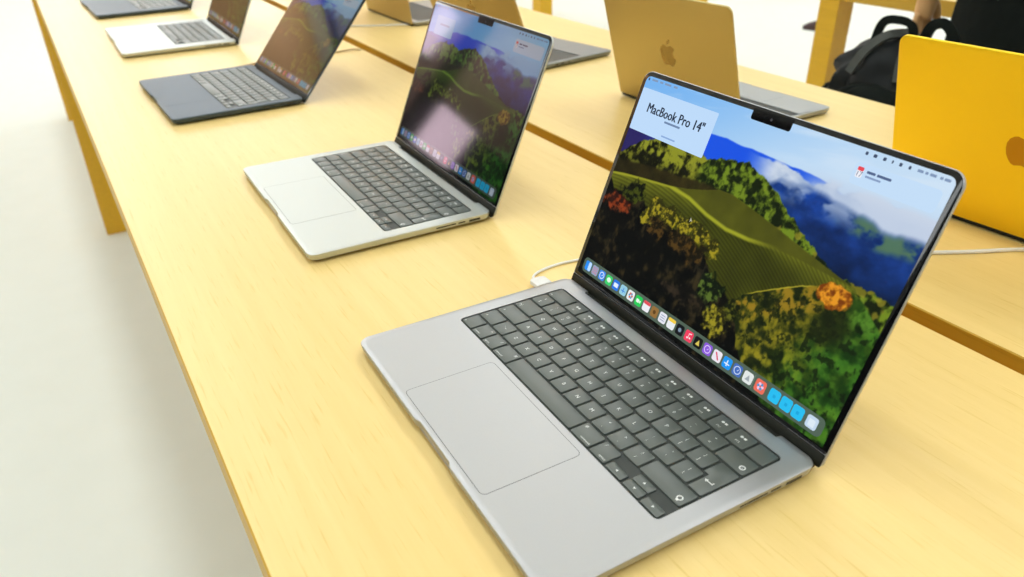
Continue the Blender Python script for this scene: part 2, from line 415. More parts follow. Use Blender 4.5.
def key_mesh(w, h, big, small, style):
    mb = MB(); t = 0.0013
    r = 0.0014
    def lp(i, z): return rr(-w/2+i, w/2-i, -h/2+i, h/2-i, max(r-i*.5,.0003), z, 4)
    mb.stack([lp(0,0), lp(0,t-.0003), lp(.00012,t-.0001), lp(.0004,t)], 0)
    z = t + 0.00004
    if style == 'let': put_text(mb, big, .0046, 0, 0, z, 1)
    elif style == 'two':
        put_text(mb, small, .0038, 0, .0030, z, 1); put_text(mb, big, .0038, 0, -.0034, z, 1)
    elif style == 'mod':
        put_text(mb, big, .0027, -w/2+.0014, -h/2+.0027, z, 1, 'LEFT')
        if small: put_text(mb, small, .0042, w/2-.0034, h/2-.0036, z, 1)
    elif style == 'modr':
        put_text(mb, big, .0027, w/2-.0014, -h/2+.0027, z, 1, 'RIGHT')
        if small: put_text(mb, small, .0042, -w/2+.0034, h/2-.0036, z, 1)
    elif style == 'sym': put_text(mb, big, .0048, -w/2+.0045, -h/2+.0042, z, 1)
    elif style == 'symr':
        x, y = w/2-.0055, -h/2+.0055
        o = ngon(x, y, .0024, .0024, 14); i = ngon(x, y, .0015, .0015, 14)
        mb.add([(p[0],p[1],z) for p in o+i], [(k,(k+1)%14,14+(k+1)%14,14+k) for k in range(14)], 1)
        if big == 'o': flat_poly(mb, [(x-.0010,y-.0034),(x+.0010,y-.0034),(x+.0010,y-.0018),(x-.0010,y-.0018)], z, 1)
        else: put_text(mb, 'x', .0026, x, y, z, 1)
    elif style == 'fn':
        flat_poly(mb, ngon(-.0014, .0020, .0013, .0013, 10), z, 1); flat_poly(mb, rr2(.0006,.0030,.0010,.0030,.0004), z, 1)
        put_text(mb, big, .0027, 0, -.0042, z, 1)
    elif style == 'arrow': flat_poly(mb, [(big*.0016 if small==0 else -.0014, -.0014 if small else 0), (0 if small else -big*.0010, small*.0012 if small else .0015), (.0014 if small else -big*.0010, -.0014*1 if small else -.0015)], z, 1)
    return mb.mesh('key', [M['key'], M['legend']], True, 40)
def return_mesh(w, wl, h2):
    """tall return key: upper part w wide, lower part wl wide (right aligned)"""
    mb = MB(); t = .0013
    hh = 0.01835 - GY; n = w - wl
    def lp(i, z):
        x0, x1, y0, y1 = -w/2+i, w/2-i, -h2/2+i, h2/2-i
        ym = h2/2 - hh + i; xm = -w/2 + n + i
        return [(xm,y0,z),(x1-.001,y0,z),(x1,y0+.001,z),(x1,y1-.001,z),(x1-.001,y1,z),(x0+.001,y1,z),(x0,y1-.001,z),(x0,ym,z),(xm,ym,z)]
    mb.stack([lp(0,0), lp(0,t-.0003), lp(.0004,t)], 0)
    z = t + .00004
    x, y = .002, -.004
    mb.add([(x-.003,y-.0004,z),(x+.003,y-.0004,z),(x+.003,y+.0004,z),(x-.003,y+.0004,z),(x+.0022,y,z),(x+.003,y,z),(x+.003,y+.0022,z),(x+.0022,y+.0022,z),(x-.0042,y,z),(x-.0020,y+.0016,z),(x-.0020,y-.0016,z)],
           [(0,1,2,3),(4,5,6,7),(8,10,9)], 1)
    return mb.mesh('key', [M['key'], M['legend']], True, 40)
KEYS = []      # (mesh, x, y)
def build_keys():
    x_left = -(14.5*PX_)/2
    y_bot = -(6*PY_)/2
    cache = {}
    for r_, row in enumerate(key_rows()):
        x = x_left; y0 = y_bot + r_*PY_; cy = y0 + PY_/2
        for k in row:
            if k[0] == 'arrows':
                hh = (PY_ - GY)/2 - .0003
                lo = y0 + GY/2 + hh/2; hi = y0 + PY_ - GY/2 - hh/2
                for cx, cyy, dx, dy in ((x+PX_*.5, lo, -1, 0), (x+PX_*1.5, lo, 0, -1), (x+PX_*1.5, hi, 0, 1), (x+PX_*2.5, lo, 1, 0)):
                    mb = MB(); w = PX_-GX; rad = .0012
                    def lp(i, z): return rr(-w/2+i, w/2-i, -hh/2+i, hh/2-i, max(rad-i*.5,.0003), z, 4)
                    mb.stack([lp(0,0), lp(0,.0010), lp(.0004,.0013)], 0)
                    a = math.atan2(dy, dx)
                    flat_poly(mb, ngon(0, 0, .0013, .0013, 3, a), .00134, 1)
                    KEYS.append((mb.mesh('key', [M['key'], M['legend']], True, 40), cx, cyy))
                continue
            if k[0] == 'ret':
                w = PX_ - GX; wl = .75*PX_ - GX; h2 = 2*PY_ - GY
                KEYS.append((return_mesh(w, wl, h2), x + PX_/2, y0)); continue
            w, big, small, st = k
            kk = k
            if kk not in cache: cache[kk] = key_mesh(w*PX_-GX, PY_-GY, big, small, st)
            KEYS.append((cache[kk], x + w*PX_/2, cy)); x += w*PX_
build_keys()

# ---------------------------------------------------------------- laptop
BASE_H = 0.0113
_shared = {}
def make_laptop(label, loc, rz, lid_deg, body, w=.3126, d=.2212, tpw=.132, screen=True, ui=True, keys=True, ports=True, lid_mat=None, logo=True, group=None, name='laptop', L=None, bright=1.0, logo_mat=None):
    root = thing(name, label, 'laptop', (loc[0], loc[1], TT), rz, group)
    lid_mat = lid_mat or body
    H = BASE_H
    hx, hy = w/2, d/2
    kw, kh = 14.5*PX_ + .0019, 6*PY_ + .0016
    kc = hy - .0178 - kh/2                     # keyboard centre in y
    ky0, ky1 = kc - kh/2, kc + kh/2
    ext0 = [(-.030,0),(-.026,0),(.026,0),(.030,0)]
    ext1 = [(-.030,0),(-.0255,.0022),(.0255,.0022),(.030,0)]
    # ---- base
    mb = MB()
    bx = hx - .035
    bk0 = [(bx+.0012,0),(bx,0),(-bx,0),(-bx-.0012,0)]
    bk1 = [(bx+.0012,0),(bx,-.0044),(-bx,-.0044),(-bx-.0012,0)]
    def lp(i, z, e=ext0, r=.0105, bk=bk1): return rr(-hx+i, hx-i, -hy+i, hy-i, (r-i*.4,r-i*.4,.0098-i*.4,.0098-i*.4), z, 8, e, bk)
    well_e = [(-.030,0),(-.026,0),(.026,0),(.030,0)]
    def wl(z, g=0): return rr(-kw/2+g, kw/2-g, ky0+g, ky1-g, .0042, z, 8, well_e, bk0)
    def flat(lps): return lps
    outer = [lp(.0105,.0013,ext0,.0105,bk0), lp(.0056,.0020,ext0,.0105,bk0), lp(.0024,.0032,ext0,.0105,bk0), lp(.0010,.0046,ext1), lp(.0004,.0074,ext1), lp(0,H-.0006,ext1), lp(.00022,H-.0002,ext1), lp(.0006,H,ext1), lp(.006,H,ext0,.0125), wl(H), wl(H-.0012)]
    mb.stack(outer, 0, True, False)
    base = mb.obj('base', [body], root, True, 30)
    # ---- keyboard
    mb = MB(); mb.stack([wl(H-.0014, .0001), wl(H-.0011, .0001)], 0)
    kb = mb.obj('keyboard', [M['well']], root)
    if keys:
        for me, x, y in KEYS:
            o = link('key', me, kb); o.location = (x, kc + y, H - .0011)
    # ---- trackpad
    ty1 = ky0 - .0056; ty0 = -hy + .0066
    mb = MB()
    mb.stack([rr(-tpw/2,tpw/2,ty0,ty1,.0045,H-.0004,6), rr(-tpw/2,tpw/2,ty0,ty1,.0045,H+.00003,6)], 1)
    g = .00045
    mb.stack([rr(-tpw/2+g,tpw/2-g,ty0+g,ty1-g,.0041,H,6), rr(-tpw/2+g,tpw/2-g,ty0+g,ty1-g,.0041,H+.00006,6)], 0)
    mb.obj('trackpad', [body, M['groove']], root)
    # ---- feet
    for sx in (-1, 1):
        for sy in (-1, 1):
            mb = MB(); cx, cy = sx*(hx-.030), sy*(hy-.030)
            mb.stack([[(p[0],p[1],0) for p in ngon(cx,cy,.007,.007,16)], [(p[0],p[1],.0013) for p in ngon(cx,cy,.0085,.0085,16)]], 0)
            mb.obj('rubber_foot', [M['rubber']], root)
    # ---- ports on both flanks
    if ports:
        def port(side, yc, wd, z0, z1):
            mb = MB(); x = side*hx
            mb.box(min(x-side*.0016, x-side*.0003), max(x-side*.0016, x-side*.0003), yc-wd/2, yc+wd/2, z0, z1)
            mb.obj('port', [M['port']], base, False)
        port(1, hy-.0230, .0145, .0056, .0096); port(1, hy-.0400, .0090, .0064, .0090); port(1, hy-.0600, .0250, .0066, .0088)
        port(-1, hy-.0510, .0090, .0052, .0080); port(-1, hy-.0680, .0090, .0052, .0080); port(-1, hy-.0860, .0050, .0048, .0085)
    # ---- hinge: dark bar let into the back of the base, between the corners
    mb = MB()
    ax, rr_ = (hy + .0018, .0044), 0
    prof = [(-.0044,-.0085),(-.0044,-.0005),(-.0038,-.0004),(-.0012,-.0030),(.0022,-.0048),(.0034,-.0060),(.0034,-.0085)]
    loops = [[(x, hy + p[0], H + p[1]) for p in prof] for x in (-bx+.0003, bx-.0003)]
    mb.stack(loops, 0)
    prof2 = [(.0034*math.cos(t), .0034*math.sin(t)) for t in [2*PI*i/12 for i in range(12)]]
    mb.stack([[(x, hy + .0028 + p[0], H - .0066 + p[1]*.9) for p in prof2] for x in (-hx+.006, hx-.006)], 0)
    mb.obj('hinge', [M['hinge']], root)
    # ---- lid (local: x right, y up the lid, z out of the screen)
    L = L or (d - .0098)
    mb = MB()
    def ll(i, z): return rr(-hx+i, hx-i, -.0025+i, L-i, (.004,.004,.0105,.0105), z, 8)
    mb.stack([ll(.0020,-.0034), ll(.0007,-.0031), ll(0,-.0024), ll(0,-.0005), ll(.0003,-.0003)], 0)
    lid = mb.obj('lid', [lid_mat], root, True, 30)
    lid.location = (0, hy + .0027, H - .0035); lid.rotation_euler = (R(lid_deg), 0, 0)
    # glass
    cx0 = .0084
    mb = MB()
    def gl(i, z): return rr(-hx+.0006+i, hx-.0006-i, cx0+i, L-.0006-i, (.002,.002,.0100,.0100), z, 8)
    mb.stack([gl(0,-.0004), gl(0,0), gl(.0003,.0002)], 0)
    mb.obj('screen_glass', [M['bezel']], lid)
    mb = MB()
    mb.stack([rr(-hx+.0008,hx-.0008,-.0024,cx0-.0005,.0012,-.0004,4), rr(-hx+.0008,hx-.0008,-.0024,cx0-.0005,.0012,.0003,4), rr(-hx+.0012,hx-.0012,-.0020,cx0-.0009,.0012,.0006,4)], 0)
    mb.obj('hinge_cover', [M['hinge']], lid)
    if logo:
        mb = MB(); emblem(mb, 0, L*.52, .039, -.00346, 0, -1)
        o = mb.obj('logo', [logo_mat or M['logo']], lid, False)
        o['label'] = 'bitten fruit emblem, darker than the lid'
    if screen:
        sx, sy = (w - .0102)/DW, (L - .0150)/DH
        k = min(sx, sy); y0 = L - .0046 - DH*k
        dsp = link('wallpaper', DISPLAY, lid); dsp.material_slots[0].link = 'OBJECT'; dsp.material_slots[0].material = M['display'] if bright == 1 else display_mat(bright); dsp.location = (0, y0, .00026); dsp.scale = (k, k, 1)
        X = lambda u: (u - .5)*DW*k
        Y = lambda v: y0 + v*DH*k
        mb = MB()
        n0 = .0200*k
        mb.stack([rr(-n0,n0,Y(.966),Y(1.012),(.002,.002,.0004,.0004),.00026,5), rr(-n0,n0,Y(.966),Y(1.012),(.002,.002,.0004,.0004),.00040,5)], 0)
        no = mb.obj('notch', [M['bezel']], lid)
        mb = MB(); flat_poly(mb, ngon(0, Y(.987), .0012, .0012, 14), .00046, 0)
        mb.obj('camera_lens', [mat_lens], lid, False)
        DIM[0] = bright
        if ui: screen_ui(lid, X, Y, k)
    return root, lid

mat_lens = mat('lens_glint', (0.05, 0.05, 0.07, 1), 0.1)

def screen_ui(lid, X, Y, k):
    if 'ui' not in _shared or _shared['k'] != (round(k, 4), DIM[0]):
        items = []
        z0 = .00034
        def item(name, mb, mats): items.append((name, mb.mesh(name, mats, False)))
        dark = G(66, 80, 106); mid = G(128, 150, 184)
        # menu bar marks
        mb = MB(); emblem(mb, X(.012), Y(.987), .0026*k, z0, 0)
        for a, c in ((.026,.052),(.062,.076),(.084,.112),(.124,.140)):
            flat_poly(mb, rr2(X(a), X(c), Y(.983), Y(.9915), .0004), z0, 1)
        item('menu_bar', mb, [dark, mid]); mb = MB()
        for u, wd in ((.786,.007),(.808,.009),(.832,.008),(.852,.004),(.872,.007),(.894,.006)):
            flat_poly(mb, rr2(X(u-wd/2), X(u+wd/2), Y(.978), Y(.990), .0006), z0, 0)
        for u0, u1 in ((.912,.926),(.930,.937),(.941,.956),(.964,.971),(.974,.988)):
            flat_poly(mb, rr2(X(u0), X(u1), Y(.980), Y(.989), .0004), z0, 1)
        item('status_bar', mb, [dark, mid])
        # product window
        if DIM[0] == 1:
            mb = MB()
            flat_poly(mb, rr2(X(.001), X(.327), Y(.749), Y(.945), .0012), z0, 0)
            for q in range(4): put_text(mb, 'MacBook Pro 14"', .0122*k, X(.172) + (q-1.5)*.00022, Y(.864), z0+.00006+q*.000002, 1, 'CENTER', .86)
            flat_poly(mb, rr2(X(.138), X(.206), Y(.826), Y(.835), .0004), z0+.00006, 2)
            flat_poly(mb, rr2(X(.146), X(.206), Y(.766), Y(.773), .0004), z0+.00006, 3)
            item('product_window', mb, [G(190, 219, 250), G(34, 44, 66), G(112, 136, 172), G(140, 172, 220)])
        else:
            mb = MB(); flat_poly(mb, rr2(X(.060), X(.245), Y(.800), Y(.930), .0012), z0, 0)
            flat_poly(mb, rr2(X(.105), X(.200), Y(.868), Y(.882), .0006), z0+.00006, 1)
            item('product_window', mb, [G(150, 205, 250), G(110, 140, 180)])
        # notification
        mb = MB()
        flat_poly(mb, rr2(X(.772), X(.985), Y(.872), Y(.950), .003), z0, 0)
        flat_poly(mb, rr2(X(.781), X(.797), Y(.898), Y(.936), .001), z0+.00005, 1)
        flat_poly(mb, rr2(X(.781), X(.797), Y(.922), Y(.936), .0008), z0+.00008, 2)
        put_text(mb, '17', .0052*k, X(.789), Y(.910), z0+.00008, 3)
        flat_poly(mb, rr2(X(.806), X(.828), Y(.921), Y(.930), .0004), z0+.00006, 3)
        flat_poly(mb, rr2(X(.832), X(.868), Y(.921), Y(.930), .0004), z0+.00006, 3)
        flat_poly(mb, rr2(X(.806), X(.846), Y(.906), Y(.913), .0004), z0+.00006, 4)
        item('notification', mb, [G(196, 222, 248), G(240, 240, 246), G(232, 74, 84), G(84, 102, 140), G(136, 158, 196)])
        # pointer
        mb = MB(); x, y = X(.372), Y(.505)
        flat_poly(mb, [(x,y),(x+.0026*k,y-.0028*k),(x+.0011*k,y-.0028*k),(x,y-.0040*k)], z0, 0)
        item('pointer', mb, [G(190, 190, 170)])
        # dock
        mb = MB(); flat_poly(mb, rr2(X(.017), X(.983), Y(.018), Y(.092), .0042), z0, 0)
        mb.add([(X(.766)-.0002,Y(.026),z0+.00004),(X(.766)+.0002,Y(.026),z0+.00004),(X(.766)+.0002,Y(.084),z0+.00004),(X(.766)-.0002,Y(.084),z0+.00004)], [(0,1,2,3)], 1)
        item('dock', mb, [G(82, 100, 86), G(120, 140, 130)])
        cols = [((40,140,240),(190,225,255),'face'),((150,165,190),(210,120,150),'grid'),((60,140,235),(230,240,250),'ring'),((60,210,110),(225,250,230),'bub'),((40,120,230),(230,240,252),'env'),
                ((150,205,225),(70,140,220),'dia'),((232,236,238),(220,110,60),'flower'),((40,205,90),(230,250,235),'cam'),((238,238,244),(225,80,90),'cal'),((150,112,60),(96,66,30),'dot'),
                ((228,230,238),(150,160,190),'lines'),((232,236,240),(240,205,70),'cal'),((22,24,28),(130,150,170),'dot'),((240,64,96),(255,225,230),'note'),((20,22,24),(220,200,90),'tri'),
                ((140,90,220),(225,205,250),'ring'),((236,232,240),(220,60,100),'slash'),((30,150,240),(225,240,252),'dia'),((70,110,190),(200,215,240),'ring'),((226,232,230),(160,170,175),'tri')]
        def icon(u, c0, c1, kind, wd=.0305, c2=None):
            mb = MB(); cx, cy = X(u), Y(.055); s = wd*DW*k/2
            flat_poly(mb, rr2(cx-s, cx+s, cy-s, cy+s, s*.42, 5), z0+.00008, 0)
            zz = z0+.00012
            if kind == 'face': flat_poly(mb, rr2(cx, cx+s*.95, cy-s*.95, cy+s*.95, s*.35), zz, 1)
            elif kind == 'grid':
                for i in (-1,0,1):
                    for j in (-1,0,1): flat_poly(mb, ngon(cx+i*s*.5, cy+j*s*.5, s*.17, s*.17, 8), zz, 1)
            elif kind == 'ring':
                o = ngon(cx,cy,s*.75,s*.75,18); i_ = ngon(cx,cy,s*.58,s*.58,18)
                mb.add([(p[0],p[1],zz) for p in o+i_], [(q,(q+1)%18,18+(q+1)%18,18+q) for q in range(18)], 1)
                flat_poly(mb, [(cx-s*.12,cy-s*.12),(cx+s*.4,cy+s*.4),(cx+s*.12,cy-s*.1)], zz, 1)
            elif kind == 'bub': flat_poly(mb, ngon(cx,cy+s*.08,s*.62,s*.5,16), zz, 1)
            elif kind == 'env': flat_poly(mb, rr2(cx-s*.65,cx+s*.65,cy-s*.42,cy+s*.42,s*.1), zz, 1)
            elif kind == 'dia': flat_poly(mb, ngon(cx,cy,s*.16,s*.75,4,PI/4), zz, 1); flat_poly(mb, rr2(cx-s*.6,cx+s*.6,cy-s*.25,cy-s*.05,s*.05), zz+.00002, 1)
            elif kind == 'flower':
                for i in range(6): flat_poly(mb, ngon(cx+s*.4*math.cos(i*PI/3), cy+s*.4*math.sin(i*PI/3), s*.25, s*.25, 10), zz+i*1e-6, 1 + i % 2)
            elif kind == 'cam': flat_poly(mb, rr2(cx-s*.62,cx+s*.2,cy-s*.35,cy+s*.35,s*.1), zz, 1); flat_poly(mb, [(cx+s*.28,cy-s*.1),(cx+s*.65,cy-s*.32),(cx+s*.65,cy+s*.32),(cx+s*.28,cy+s*.1)], zz, 1)
            elif kind == 'cal': flat_poly(mb, rr2(cx-s,cx+s,cy+s*.35,cy+s,s*.3), zz, 1)
            elif kind == 'lines':
                for j in (-1,0,1): flat_poly(mb, rr2(cx-s*.6,cx+s*.6,cy+j*s*.45-s*.08,cy+j*s*.45+s*.08,s*.05), zz, 1)
            elif kind == 'dot': flat_poly(mb, ngon(cx,cy,s*.4,s*.4,14), zz, 1)
            elif kind == 'note': flat_poly(mb, ngon(cx-s*.25,cy-s*.35,s*.22,s*.18,10), zz, 1); flat_poly(mb, ngon(cx+s*.35,cy-s*.25,s*.22,s*.18,10), zz, 1); flat_poly(mb, [(cx-s*.12,cy-s*.35),(cx-s*.02,cy-s*.35),(cx-s*.02,cy+s*.5),(cx-s*.12,cy+s*.5)], zz, 1); flat_poly(mb, [(cx-s*.12,cy+s*.35),(cx+s*.55,cy+s*.5),(cx+s*.55,cy+s*.7),(cx-s*.12,cy+s*.55)], zz+.00001, 1)
            elif kind == 'tri': flat_poly(mb, [(cx-s*.5,cy-s*.5),(cx+s*.5,cy-s*.5),(cx+s*.1,cy+s*.55)], zz, 1)
            elif kind == 'slash': flat_poly(mb, [(cx-s*.6,cy+s*.6),(cx-s*.25,cy+s*.6),(cx+s*.6,cy-s*.6),(cx+s*.25,cy-s*.6)], zz, 1)
            elif kind == 'folder': flat_poly(mb, rr2(cx-s*.9,cx,cy+s*.55,cy+s*.98,s*.2), zz, 0); flat_poly(mb, rr2(cx-s*.25,cx+s*.25,cy-s*.3,cy+s*.2,s*.1), zz, 1)
            elif kind == 'bin': flat_poly(mb, rr2(cx-s*.55,cx+s*.55,cy-s*.7,cy+s*.5,s*.15), zz, 1)
            ms = [G(*c0), G(*c1)]
            if kind == 'flower': ms.append(G(90,150,200))
            item('app_icon', mb, ms)
        for i, (a, c, kd) in enumerate(cols): icon(.043 + i*.0371, a, c, kd)
        icon(.790, (235,110,90), (245,200,235), 'flower', .033)
        for u in (.836,.873,.909): icon(u, (40,190,240), (30,165,222), 'folder', .033)
        icon(.951, (196,216,236), (220,234,246), 'bin', .031)
        _shared['ui'] = items; _shared['k'] = (round(k, 4), DIM[0])
    for nme, me in _shared['ui']: link(nme, me, lid)

# place the laptops (table frame: +x along the table, +y across it)
ph = R(-1.3)
main, main_lid = make_laptop('space grey laptop nearest the camera, bright hillside picture and titled window on its screen',
    (.1588, .1070), R(-1.37), 68.68, M['space_grey'], L=.2125)
lap2, _ = make_laptop('silver laptop with grey keys, second from the front, brown reflections on its screen',
    (-.3333, .1283), R(-1.2), 67.2, M['silver'], bright=.36)
lap3, _ = make_laptop('dark slate laptop with its screen leaning far back, beyond the silver one',
    (-.9383, .0857), R(1.67), 49.92, M['slate'], bright=.30)
lap4, _ = make_laptop('large silver laptop with a wide palm rest, behind the dark slate laptop',
    (-1.5376, .0995), R(-.4), 63.97, M['silver'], .3557, .2481, .160, bright=.30)
lap5, _ = make_laptop('dark grey laptop at the top edge of the photo, farthest along the near side',
    (-2.1128, .0947), R(2.44), 65, M['slate'], .3557, .2481, .160)
lap6, _ = make_laptop('yellow gold laptop at the right edge, seen from behind its lid',
    (.1710, .8013), R(182.78), 74.05, M['bounce_gold'], .2888, .20425, .116, screen=False, keys=False, L=.2052, logo_mat=M['logo_gold'])
lap7, _ = make_laptop('pale gold laptop seen from behind, whole bitten fruit emblem on its lid',
    (-.3827, .8122), R(181.24), 73.46, M['pale_blue'], .2888, .20425, .116, screen=False, keys=False, lid_mat=M['gold'])
lap8, _ = make_laptop('mid grey laptop just behind the silver laptop screen, its base a grey wedge',
    (-.9140, .7519), R(188.67), 68.25, M['mid_grey'], .304, .215, .122, screen=False, keys=False, lid_mat=M['bounce_tint'])
lap9, _ = make_laptop('pale silver laptop at the top edge, farthest on the far half of the table',
    (-1.4772, .7674), R(180.31), 82.66, M['pale_blue'], .304, .215, .122, screen=False, keys=False, lid_mat=M['bounce_tint'])

# ---------------------------------------------------------------- tables
LEG = .075
def make_table(label, x0, x1, y0a, y0b, gap0, gap1, y1, legs_x, group=None, th=.045):
    """y0a/y0b: near edge y at x0 and x1; top split lengthwise by a cable gap gap0..gap1"""
    t = thing('display_table', label, 'table', (0, 0, 0), 0, group)
    def slab(pts):
        mb = MB(); c = .0012
        def ins(p, i):
            cx = sum(q[0] for q in pts)/4; cy = sum(q[1] for q in pts)/4
            return [(q[0] + (i if q[0] < cx else -i), q[1] + (i if q[1] < cy else -i)) for q in pts]
        a, b_ = pts, ins(pts, c)
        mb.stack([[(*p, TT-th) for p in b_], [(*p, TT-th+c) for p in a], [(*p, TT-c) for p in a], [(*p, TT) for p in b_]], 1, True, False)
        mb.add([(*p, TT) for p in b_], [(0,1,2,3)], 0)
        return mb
    slab([(x0,y0a),(x1,y0b),(x1,gap0),(x0,gap0)]).obj('tabletop', [M['oak'], M['oak_side_shade']], t, False)
    slab([(x0,gap1),(x1,gap1),(x1,y1),(x0,y1)]).obj('tabletop', [M['oak'], M['oak_side_shade']], t, False)
    mb = MB(); mb.box(x0+.05, x1-.05, gap0-.03, gap1+.03, TT-th-.05, TT-th)
    mb.obj('cable_channel', [M['oak_leg']], t, False)
    for lx in legs_x:
        ye = y0a + (y0b-y0a)*(lx+LEG/2-x0)/(x1-x0)
        for ly in (ye + .0004, y1 - LEG - .0004):
            mb = MB(); c = .0015
            def lp(i, z): return [(lx+i,ly+i,z),(lx+LEG-i,ly+i,z),(lx+LEG-i,ly+LEG-i,z),(lx+i,ly+LEG-i,z)]
            mb.stack([lp(c,0), lp(0,c), lp(0,TT-th)], 0)
            o = mb.obj('leg', [M['oak_leg']], t, False)
    return t
EX = lambda x: -.1365 + .0055*x
make_table('long oak display table carrying every laptop, split lengthwise by a narrow gap', -4.48, 1.70, EX(-4.48), EX(1.70), .4530, .4770, 1.040, (-4.48, -2.685, 1.62), None, .036)
make_table('oak display table in the background at right, its corner leg beside the black bag', -1.222, 2.60, 2.09, 2.09, 2.67, 2.694, 3.27, (-1.222, 2.52))
make_table('oak display table far behind, only one leg showing at the top edge', -7.0, -2.940, 2.09, 2.09, 2.67, 2.694, 3.27, (-7.0, -3.015))

# ---------------------------------------------------------------- cables
def bez(pts, n=14):
    P = [Vector(p) for p in pts]; out = []
    for i in range(len(P)-1):
        p0 = P[max(i-1,0)]; p1 = P[i]; p2 = P[i+1]; p3 = P[min(i+2,len(P)-1)]
        for k in range(n):
            t = k/n
            out.append(.5*((2*p1)+(p2-p0)*t+(2*p0-5*p1+4*p2-p3)*t*t+(3*p1-p0-3*p2+p3)*t*t*t))
    out.append(P[-1]); return out
def cable(label, pts, r, m, plug=None):
    t = thing('charging_cable', label, 'cable', pts[0])
    o0 = Vector(pts[0])
    mb = MB(); mb.tube([p - o0 for p in bez(pts)], r, 10)
    mb.obj('cord', [m], t)
    if plug:
        a, b_, w_, h_ = plug; a = Vector(a) - o0; b_ = Vector(b_) - o0
        mb = MB(); dv = (b_-a); sd = Vector((-dv.y, dv.x, 0)).normalized()
        def sec(p, s): return [tuple(p + sd*w_*s*cx + Vector((0,0,h_*s*cz))) for cx, cz in ((-1,-.7),(-.8,-1),(.8,-1),(1,-.7),(1,.7),(.8,1),(-.8,1),(-1,.7))]
        mb.stack([sec(a,.92), sec(a+dv*.1,1), sec(a+dv*.8,1), sec(b_,.6)], 0)
        mb.obj('plug', [m], t)
    return t
zc = TT + .0021
cable('white charging cable plugged into the left flank of the laptop nearest the camera', [(-.016,.196,TT+.0050),(-.026,.199,TT+.0030),(-.035,.212,zc-.0006),(-.038,.235,zc-.0006),(-.035,.260,zc-.0006),(-.020,.320,zc-.0006),(.004,.390,zc-.0006),(.012,.440,zc),(.013,.462,TT-.02),(.013,.465,TT-.034)], .0014, M['cable'],
      ((.0012,.1955,TT+.0066),(-.017,.1962,TT+.0060), .0085, .0028))
cable('white cable lying across the far half of the table at the right edge', [(.085,.466,TT-.033),(.086,.468,TT-.015),(.092,.486,TT+.003),(.120,.530,zc),(.152,.583,zc),(.178,.628,zc),(.205,.680,zc),(.245,.728,zc),(.290,.747,zc),(.332,.742,TT+.0062)], .0022, M['cable'],
      ((.3155,.7345,TT+.0062),(.334,.7420,TT+.0062), .008, .0026))
cable('thin brownish cable running from the slate laptop into the gap of the table', [(-1.108,.150,TT+.0055),(-1.130,.165,zc),(-1.150,.240,zc),(-1.150,.380,zc),(-1.146,.440,zc),(-1.145,.463,TT-.02),(-1.145,.466,TT-.034)], .0019, M['cable_dim'])
cable('pale cable lying on the far half of the table in front of the farthest laptop', [(-1.50,.463,TT-.033),(-1.49,.466,TT-.015),(-1.46,.490,TT+.003),(-1.413,.540,zc),(-1.38,.600,zc),(-1.345,.680,zc),(-1.318,.715,TT+.0055)], .0021, M['cable'])

# ---------------------------------------------------------------- the room
def struct(name, mb, m):
    o = mb.obj(name, [m], None, False); o['kind'] = 'structure'; return o
XA, XB, YA, YB, ZC = -12.5, 6.0, -8.0, 10.5, 4.4
mb = MB(); mb.box(XA, XB, YA, YB, -.1, 0); struct('floor', mb, M['floor'])
mb = MB(); mb.box(XA, XB, YA, YB, ZC, ZC+.1); struct('ceiling', mb, M['ceiling'])
mb = MB(); mb.box(XA-.1, XA, YA, YB, 0, ZC); struct('wall_left', mb, M['wall_wood'])
mb = MB(); mb.box(XA, XA+.04, YA, -4.5, .1, ZC-.3); struct('reflected_slab_1', mb, M['rosy'])  # unseen rosy panel, added to tint the second screen's reflection
mb = MB(); mb.box(XA+.04, XA+.14, -5.76, -5.38, .0, ZC-.3); struct('reflected_slab_2', mb, M['wall_dark'])  # unseen dark column, added for the dark band in that reflection
mb = MB(); mb.box(XA+.04, XA+.10, YA, -6.90, .0, 2.2); struct('reflected_slab_3', mb, M['wall_dark'])  # unseen low dark wall, added to keep part of the reflection dark
def window(k, y0, y1, z0, z1, m):
    mb = MB(); x = XA + .042; mb.box(x, x+.02, y0, y1, z0, z1)
    o = struct('window_%d' % k, mb, m)
    mb = MB(); t = .05
    for a in ((y0-t, y0, z0-t, z1+t), (y1, y1+t, z0-t, z1+t), (y0, y1, z0-t, z0), (y0, y1, z1, z1+t)): mb.box(x, x+.05, a[0], a[1], a[2], a[3])
    mb.obj('window_frame', [M['ceiling']], o, False)
window(1, -6.80, -5.86, 1.35, 2.25, M['day_rosy'])
window(2, -5.10, -4.66, 2.70, 3.60, M['day_rosy'])
window(3, 1.10, 3.50, 2.10, 4.10, M['day'])
window(4, -.60, .70, 2.10, 4.10, M['day'])
mb = MB(); mb.box(XB, XB+.1, YA, YB, 0, ZC); struct('wall_right', mb, M['wall'])
mb = MB(); mb.box(XA, XB, YA-.1, YA, 0, ZC); struct('wall_front', mb, M['wall_dark'])
mb = MB(); mb.box(XA, XB, YB, YB+.1, 0, ZC); struct('wall_back', mb, M['wall'])

